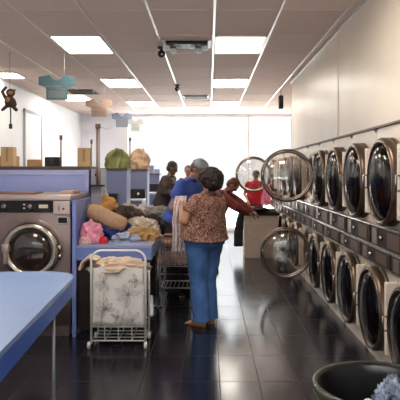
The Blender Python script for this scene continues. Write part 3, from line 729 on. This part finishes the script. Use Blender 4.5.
o = drape([(1.24, 12.0, 1.25), (1.25, 11.98, 1.1), (1.22, 11.98, .95), (1.24, 12, .82)], (.16, .22), fab('hot_pink', (.75, .22, .38), .3), 'hanging_towel', None, 8, th=.03, axis=V(1, .2, 0), amp=.02)
tag(o, 'bright pink towel hanging by the far dryers', 'towel')

# ---------------------------------------------------------------- foreground bin
t = thing('round_bin', 'round black plastic bin cut off at the lower right corner', 'bin', (.64, 2.09, 0))
bk = mat('bin_black', (.012, .012, .011), .28, noise_amt=.4, nscale=5)
b = NB(); lathe(b, [(r_, h*.95) for r_, h in [(0, .0), (.19, .0), (.20, .02), (.235, .73), (.248, .745), (.252, .765), (.245, .78), (.232, .782), (.222, .77), (.222, .72), (.19, .03), (0, .025)]], None, 64); obj('bin_shell', b, bk, t, True)
b = NB(); lathe(b, [(r_, h*.95) for r_, h in [(.238, .781), (.2455, .7835), (.2525, .775), (.2535, .762), (.2475, .752)]], None, 64); obj('rim', b, mat('olive_rim', (.05, .055, .038), .25), t, True)
BAG = mat('clear_bag', (.22, .26, .36), .2, noise_amt=.9, nscale=26, spec=.8)
o = cloth('plastic_bag', BAG, (.715, 2.16, .55), (.075, .07, .17), 61, amp=.5, fq=2.4)
tag(o, 'bluish crumpled plastic bag inside the round black bin', 'bag')
o = cloth('crumpled_paper', fab('white_paper', (.85, .84, .82), .05), (.585, 2.06, .595), (.045, .045, .09), 52, amp=.3)
tag(o, 'white crumpled paper inside the round black bin', 'paper')
o = cloth('rubbish', mat('dark_rubbish', (.03, .03, .03), .3, bump=.4), (.63, 2.09, .03), (.15, .15, .57), 53, amp=.15)
tag(o, 'dark bagged rubbish filling the round black bin', 'rubbish', kind='stuff')

# ---------------------------------------------------------------- people
def unit(v): v = Vector(v); return v.normalized()
def hand(b, wrist, d, nrm, s=1.0, curl=.5, side=1):
    """palm, four unequal bent fingers and a thumb; nrm = palm facing direction"""
    wrist = Vector(wrist); d = unit(d); nrm = unit(nrm); nrm = (nrm-d*nrm.dot(d)).normalized(); u = d.cross(nrm)*side
    pc = wrist+d*.045*s
    R = Matrix((u, d, nrm)).transposed()
    ell(b, pc, (.040*s, .050*s, .017*s), R)
    for k, (o_, L) in enumerate(((-.030, .066), (-.010, .076), (.010, .072), (.029, .056))):
        p = wrist+d*.082*s+u*o_*s; a = 0; rr = .0088*s
        q0 = wrist+d*.05*s+u*o_*.8*s; caps(b, q0, .011*s, p, .0098*s, 8)
        for f in (.45, .32, .23):
            a += curl*1.0; q = p+(d*math.cos(a)+nrm*math.sin(a))*L*f*s; caps(b, p, rr, q, rr*.92, 8); p = q; rr *= .93
    p = wrist+d*.03*s-u*.034*s; q = p+(d*.6-u*.7+nrm*.35).normalized()*.038*s; r2 = q+(d*.85-u*.15+nrm*.5*curl*2).normalized()*.032*s
    caps(b, p, .0135*s, q, .0105*s, 8); caps(b, q, .0105*s, r2, .009*s, 8)

def person(label, loc, face, H, skin, top_m, pant_m, hair_m, arms, lean=0, bulk=1.0, head_pitch=20, vox=.009, sleeve='short', cap=None, bob=False, shoe_m=None, sandals=False, stance=.085, fem=False, head_off=(0, 0), bulk_leg=None, headturn=0, bald=False):
    rz = math.atan2(face[1], face[0])-PI/2
    t = thing('person', label, 'person', loc, rz); bl = bulk_leg or bulk
    a = rad(lean); hip = V(0, 0, .52*H); ax = V(0, math.sin(a), math.cos(a)); fw = V(0, math.cos(a), -math.sin(a))
    def up(f, o_=0): return hip+ax*(f-.52)*H+fw*o_
    sc = H/1.7
    sk = mat('skin_%s' % label[:18].replace(' ', '_'), skin, .55, noise_amt=.06, nscale=14)
    # torso rings (height fraction, half width, half depth, forward offset)
    tors = [(.47, .155, .12, 0), (.52, .17*bulk, .125*bulk, 0), (.545, .168*bulk, .124*bulk, .006), (.58, .16*bulk, .12*bulk, .012*bulk), (.63, .155*bulk, .118*bulk, .018*bulk), (.70, .165*(bulk+1)/2, .118*(bulk+1)/2, .012), (.77, .172*(bulk+1)/2, .105*(bulk+1)/2, 0), (.815, .15, .075, -.005), (.845, .07, .06, 0)]
    def trings(gr, lo=0, hi=9, flare=0):
        out = []
        for h, w, d_, o_ in tors:
            if lo <= h <= hi:
                out.append((up(h, o_), V(1, 0, 0)*(w+gr+flare*max(0, .6-h)), fw*(d_+gr+flare*max(0, .6-h))))
        return out
    b = NB(); loft(b, trings(-.018 if not fem else -.035))
    hd_up = Matrix.Rotation(-rad(head_pitch), 3, 'X') @ ax; 
    nb = up(.835); hc = up(.86)+Vector((head_off[0], head_off[1], 0))+hd_up*.062*H
    caps(b, nb, .050*sc, hc-hd_up*.04, .048*sc)
    Rh = Matrix.Rotation(rad(headturn), 3, 'Z') @ Matrix.Rotation(-rad(head_pitch)-a, 3, 'X')
    def hp(x, y, z): return hc+Rh @ (V(x, y, z)*sc)
    ell(b, hp(0, -.005, .02), (.074*sc, .092*sc, .095*sc), Rh); ell(b, hp(0, .022, -.045), (.055*sc, .062*sc, .06*sc), Rh)
    ell(b, hp(0, .093, -.012), (.012*sc, .018*sc, .022*sc), Rh); ell(b, hp(0, .075, -.085), (.022*sc, .016*sc, .018*sc), Rh)
    for s in (-1, 1): ell(b, hp(s*.078, -.005, -.005), (.010*sc, .020*sc, .030*sc), Rh, seg=10)
    # legs
    hips = {}
    for s in (-1, 1):
        hj = V(s*.085*bl, 0, .50*H); kn = V(s*stance, .02, .28*H); an = V(s*stance, -.01, .055*H)
        hips[s] = (hj, kn, an)
        caps(b, hj, .088*bl*sc, kn, .058*bl*sc); caps(b, kn, .057*bl*sc, an, .036*sc)
        ell(b, (s*stance, -.03, .035), (.032, .045, .03)); caps(b, (s*stance, 0, .035), .030, (s*(stance+.02), .12, .022), .022)
        for k in range(5): caps(b, (s*stance+s*.02+(k-2)*.014, .12, .02), .011, (s*stance+s*.022+(k-2)*.016, .16-abs(k-1.5)*.006, .014), .009, 6)
    # arms
    for s, (el, wr, pn, cu) in arms.items():
        sh = up(.795)+V(s*.165*(bulk+2)/3*sc, 0, 0); el = Vector(el); wr = Vector(wr)
        caps(b, up(.785)+V(s*.09, 0, 0), .045, sh, .044*sc); caps(b, sh, .045*sc, el, .038*bl*sc); caps(b, el, .040*bl*sc, wr, .026*sc)
        hand(b, wr+(wr-el).normalized()*.0, wr-el, pn, sc, cu, side=s)
    body = obj('body', b, sk, t, True); remesh(body, vox*.72, 2)
    # trousers
    b = NB(); g_ = .012 if not fem else -.014
    loft(b, trings(g_, 0, .585))
    for s in (-1, 1):
        hj, kn, an = hips[s]
        caps(b, hj, .098*bl*sc, kn, .070*bl*sc+.006); tube(b, [kn, an+V(0, 0, .0)], [.070*bl*sc+.006, .066*sc*bl+.004], 16); ell(b, kn, (.070*bl*sc+.006,)*3)
        tube(b, [an, an-V(0, 0, .035)], [.066*sc*bl+.004, .070*sc*bl+.004], 16)
    # crease at the knees
    p_ = obj('trousers', b, pant_m, t, True); remesh(p_, vox, 2)
    # top
    b = NB(); loft(b, trings(.026, .50 if not fem else .54, .83, .12 if fem else .04)); 
    for s, (el, wr, pn, cu) in arms.items():
        sh = up(.795)+V(s*.165*(bulk+2)/3*sc, 0, 0); el = Vector(el); wr = Vector(wr)
        caps(b, up(.79)+V(s*.09, 0, 0), .072, sh, .070*sc)
        if sleeve == 'short':
            e2 = sh.lerp(el, .62); tube(b, [sh, e2], [.069*sc*(bl+1)/2, .064*sc*bl], 14)
        else:
            caps(b, sh, .066*bl*sc, el, .056*bl*sc); caps(b, el, .056*bl*sc, wr-(wr-el)*.06, .040*sc)
    ell(b, up(.835), (.085*sc, .078*sc, .03*sc))
    for v in b.verts: v.co += Vector((1, 1, .2))*0
    tp = obj('shirt' if sleeve == 'short' else 'jacket', b, top_m, t, True); remesh(tp, vox, 3)
    tx = bpy.data.textures.new('folds', 'CLOUDS'); tx.noise_scale = .09
    for q, st in ((tp, .022), (p_, .018)):
        dm = q.modifiers.new('folds', 'DISPLACE'); dm.texture = tx; dm.strength = st; dm.mid_level = .5
    # hair
    if not bald:
        b = NB(); ell(b, hp(0, -.022, .042), (.084*sc, .092*sc, .088*sc), Rh, 24); ell(b, hp(0, -.045, -.01), (.078*sc, .065*sc, .075*sc), Rh, 24)
        if bob:
            ell(b, hp(0, -.050, -.005), (.140*sc, .125*sc, .115*sc), Rh, 24); ell(b, hp(0, -.06, -.07), (.12*sc, .085*sc, .07*sc), Rh, 24); ell(b, hp(0, -.025, .04), (.130*sc, .125*sc, .09*sc), Rh, 24)
        ho = obj('hair', b, hair_m, t, True); remesh(ho, vox*.8, 1)
        tx2 = bpy.data.textures.new('curls', 'CLOUDS'); tx2.noise_scale = .03
        dm = ho.modifiers.new('curls', 'DISPLACE'); dm.texture = tx2; dm.strength = .022; dm.mid_level = .5
    for s in (-1, 1):
        b = NB(); ell(b, hp(s*.030, .082, .012), (.012*sc, .007*sc, .007*sc), Rh, 10); obj('eye', b, mat('eye_dark', (.03, .02, .02), .2), t, True)
    b = NB(); ell(b, hp(0, .085, -.055), (.022*sc, .006*sc, .006*sc), Rh, 10); obj('mouth', b, mat('lips', (.35, .12, .10), .5), t, True)
    if cap:
        b = NB(); Mh = Matrix.Translation(hp(0, -.008, .035)) @ Rh.to_4x4()
        lathe(b, [(.094*sc, 0), (.097*sc, .03), (.090*sc, .062), (.065*sc, .088), (.03*sc, .100), (0, .103)], Mh, 28); ell(b, Mh @ V(0, 0, .104), (.010,)*3, seg=8)
        cp = obj('cap', b, cap, t, True); s_ = cp.modifiers.new('s', 'SOLIDIFY'); s_.thickness = .004
        b = NB(); br_ = [(.080*math.cos(a_), .07+.085*math.sin(a_)) for a_ in [PI*k/12 for k in range(13)]]
        prism(b, br_, .0, .005, M=Mh @ Matrix.Rotation(rad(-8), 4, 'X')); obj('brim', b, cap, cp)
    for s in (-1, 1):
        b = NB()
        if sandals:
            loft(b, [((s*stance+s*.00, .055, z), (.042, 0, 0), (0, .125, 0)) for z in (.0, .016)], 24); so = obj('sandal', b, shoe_m, t, True)
            b = NB(); tube(b, [(s*stance-.045, .07, .015), (s*stance-.03, .075, .052), (s*stance+.02, .08, .058), (s*stance+.05, .085, .015)], .009, 8); obj('strap', b, shoe_m, so)
        else:
            ell(b, (s*stance, -.03, .04), (.045, .06, .045)); caps(b, (s*stance, -.02, .042), .044, (s*(stance+.015), .12, .036), .038); box(b, s*stance-.045, s*stance+.045, -.085, .155, .0, .02, .008)
            so = obj('shoe', b, shoe_m or black_m, t, True); remesh(so, .009, 2)
    return t

def pattern_mat(name, a, c, e, scale):
    m = bpy.data.materials.new(name); m.use_nodes = True; nt = m.node_tree; b = nt.nodes['Principled BSDF']; b.inputs['Roughness'].default_value = .85
    tc = nt.nodes.new('ShaderNodeTexCoord'); v = nt.nodes.new('ShaderNodeTexNoise'); v.inputs['Scale'].default_value = scale; v.inputs['Detail'].default_value = 1.5; v.inputs['Distortion'].default_value = 2.2
    nt.links.new(tc.outputs['Object'], v.inputs['Vector']); r = nt.nodes.new('ShaderNodeValToRGB'); r.color_ramp.interpolation = 'LINEAR'
    r.color_ramp.elements[0].position = .38; r.color_ramp.elements[0].color = (*a, 1); r.color_ramp.elements[1].position = .62; r.color_ramp.elements[1].color = (*e, 1)
    k = r.color_ramp.elements.new(.5); k.color = (*c, 1)
    nt.links.new(v.outputs['Fac'], r.inputs['Fac']); nt.links.new(r.outputs['Color'], b.inputs['Base Color'])
    return m
jeans = mat('blue_jeans', (.065, .16, .40), .85, noise_amt=.25, nscale=9, bump=.2, bscale=60)
dpants = mat('dark_trousers', (.02, .02, .028), .85)
hair_d = mat('dark_hair', (.025, .014, .011), .6, noise_amt=.4, nscale=30, bump=.6, bscale=60)
# the woman in the aisle: local +Y is her facing direction (away to the left)
lean_w = -6
person('woman in patterned brown shirt and blue jeans seen from behind, holding cloth', (-.045, 5.62, 0), (-.80, .60), 1.585, (.50, .25, .15),
       pattern_mat('patterned_shirt', (.10, .035, .03), (.25, .115, .085), (.46, .26, .20), 30), jeans, hair_d,
       {-1: ((-.28, .04, 1.06), (-.14, .19, 1.21), (.6, .3, -.4), .35), 1: ((.27, .10, 1.04), (.06, .30, 1.20), (-.6, .2, -.3), .4)},
       lean=lean_w, bulk=1.55, head_pitch=22, vox=.009, bob=True, sandals=True, shoe_m=mat('tan_sandal', (.30, .13, .06), .6), stance=.07, fem=True, bulk_leg=1.32, head_off=(0, -.02))
person('man in royal blue shirt and grey cap leaning towards the woman', (-.38, 6.98, 0), (.80, -.50), 1.77, (.42, .20, .12),
       mat('royal_blue_shirt', (.05, .10, .42), .85, noise_amt=.1), dpants, mat('grey_hair', (.12, .10, .09), .8),
       {1: ((.25, .10, 1.10), (.12, .36, 1.14), (-.4, .2, -.9), .4), -1: ((-.25, .22, 1.08), (-.10, .42, 1.16), (.3, .2, -.9), .4)},
       lean=21, bulk=1.3, head_pitch=26, vox=.011, cap=mat('grey_cap', (.28, .31, .34), .8), stance=.11, shoe_m=black_m)
person('man in dark brown jacket standing behind the blue shirted man', (-.86, 10.4, 0), (.9, -.2), 1.76, (.16, .08, .05),
       mat('dark_jacket', (.045, .026, .024), .8, noise_amt=.2), dpants, mat('short_black_hair', (.03, .016, .012), .8),
       {1: ((.24, .10, 1.16), (.14, .38, 1.12), (0, 0, -1), .3), -1: ((-.24, .10, 1.16), (-.14, .38, 1.12), (0, 0, -1), .3)},
       lean=14, bulk=1.35, head_pitch=10, vox=.014, sleeve='long', shoe_m=black_m)
person('person with reddish face far back beside the grey cap', (-.43, 12.0, 0), (-.3, -.9), 1.68, (.38, .17, .12),
       mat('maroon_top', (.10, .03, .03), .8), dpants, hair_d,
       {1: ((.22, .02, 1.08), (.20, .20, .90), (0, 0, -1), .3), -1: ((-.22, .02, 1.08), (-.20, .20, .90), (0, 0, -1), .3)},
       lean=3, bulk=1.0, head_pitch=8, vox=.014, sleeve='long', shoe_m=black_m)
person('person in dark red top bending over behind the woman', (-.03, 8.5, 0), (.95, -.25), 1.60, (.30, .13, .09),
       mat('dark_red_top', (.20, .035, .028), .85, noise_amt=.3), dpants, mat('auburn_hair', (.14, .04, .025), .7),
       {1: ((.22, .50, 1.02), (.14, .66, .93), (0, 0, -1), .3), -1: ((-.20, .50, 1.04), (-.12, .68, .93), (0, 0, -1), .3)},
       lean=36, bulk=1.35, head_pitch=20, vox=.012, sleeve='long', shoe_m=black_m)
person('person in bright red shirt with black hair behind the far open dryer door', (1.0, 12.2, 0), (.1, -1), 1.60, (.36, .17, .12),
       mat('bright_red_shirt', (.50, .02, .03), .85, noise_amt=.15), dpants, mat('black_hair', (.015, .012, .012), .7),
       {1: ((.24, .04, 1.05), (.20, .22, .92), (0, 0, -1), .3), -1: ((-.24, .04, 1.05), (-.20, .22, .92), (0, 0, -1), .3)},
       lean=8, bulk=1.05, head_pitch=30, vox=.012, sleeve='short', shoe_m=black_m)
# cloth the woman holds
stripe = pattern_mat('pink_white_fabric', (.72, .45, .45), (.75, .62, .60), (.78, .74, .74), 14)
o = drape([(-.28, 5.66, 1.29), (-.295, 5.64, 1.21), (-.31, 5.64, 1.05), (-.295, 5.64, .90), (-.30, 5.64, .73)], (.11, .15), stripe, 'held_garment', None, 4, th=.02, axis=V(.95, .3, 0), amp=.022)
tag(o, "pink and white garment hanging from the woman's hands", 'garment')

# ---------------------------------------------------------------- light
w = bpy.data.worlds.new('sky'); bpy.context.scene.world = w; w.use_nodes = True
nt = w.node_tree; bg = nt.nodes['Background']; tc = nt.nodes.new('ShaderNodeTexCoord'); sp = nt.nodes.new('ShaderNodeSeparateXYZ'); rp = nt.nodes.new('ShaderNodeMapRange')
nt.links.new(tc.outputs['Generated'], sp.inputs[0]); nt.links.new(sp.outputs[2], rp.inputs['Value'])
rp.inputs['From Min'].default_value = .12; rp.inputs['From Max'].default_value = .45; rp.inputs['To Min'].default_value = .56; rp.inputs['To Max'].default_value = 4.6
nt.links.new(rp.outputs['Result'], bg.inputs[1]); bg.inputs[0].default_value = (.98, .99, 1, 1)
sun = bpy.data.lights.new('sun', 'SUN'); sun.energy = 4.0; sun.angle = rad(3); sun.color = (1, .97, .92)
so = bpy.data.objects.new('sun', sun); C.objects.link(so)
so.rotation_euler = V(-.28, -1, -.42).to_track_quat('-Z', 'Y').to_euler()
cam = bpy.data.cameras.new('camera'); co = bpy.data.objects.new('camera', cam); C.objects.link(co)
co.location = (0, 0, H0); co.rotation_euler = (PI/2, 0, 0)
cam.sensor_width = 36; cam.lens = 36*F/400; cam.shift_x = (200-CX)/400; cam.shift_y = -(200-CY)/400
cam.clip_end = 200
S = bpy.context.scene; S.camera = co
S.view_settings.view_transform = 'Standard'; S.view_settings.look = 'None'; S.view_settings.exposure = .95; S.view_settings.gamma = 1
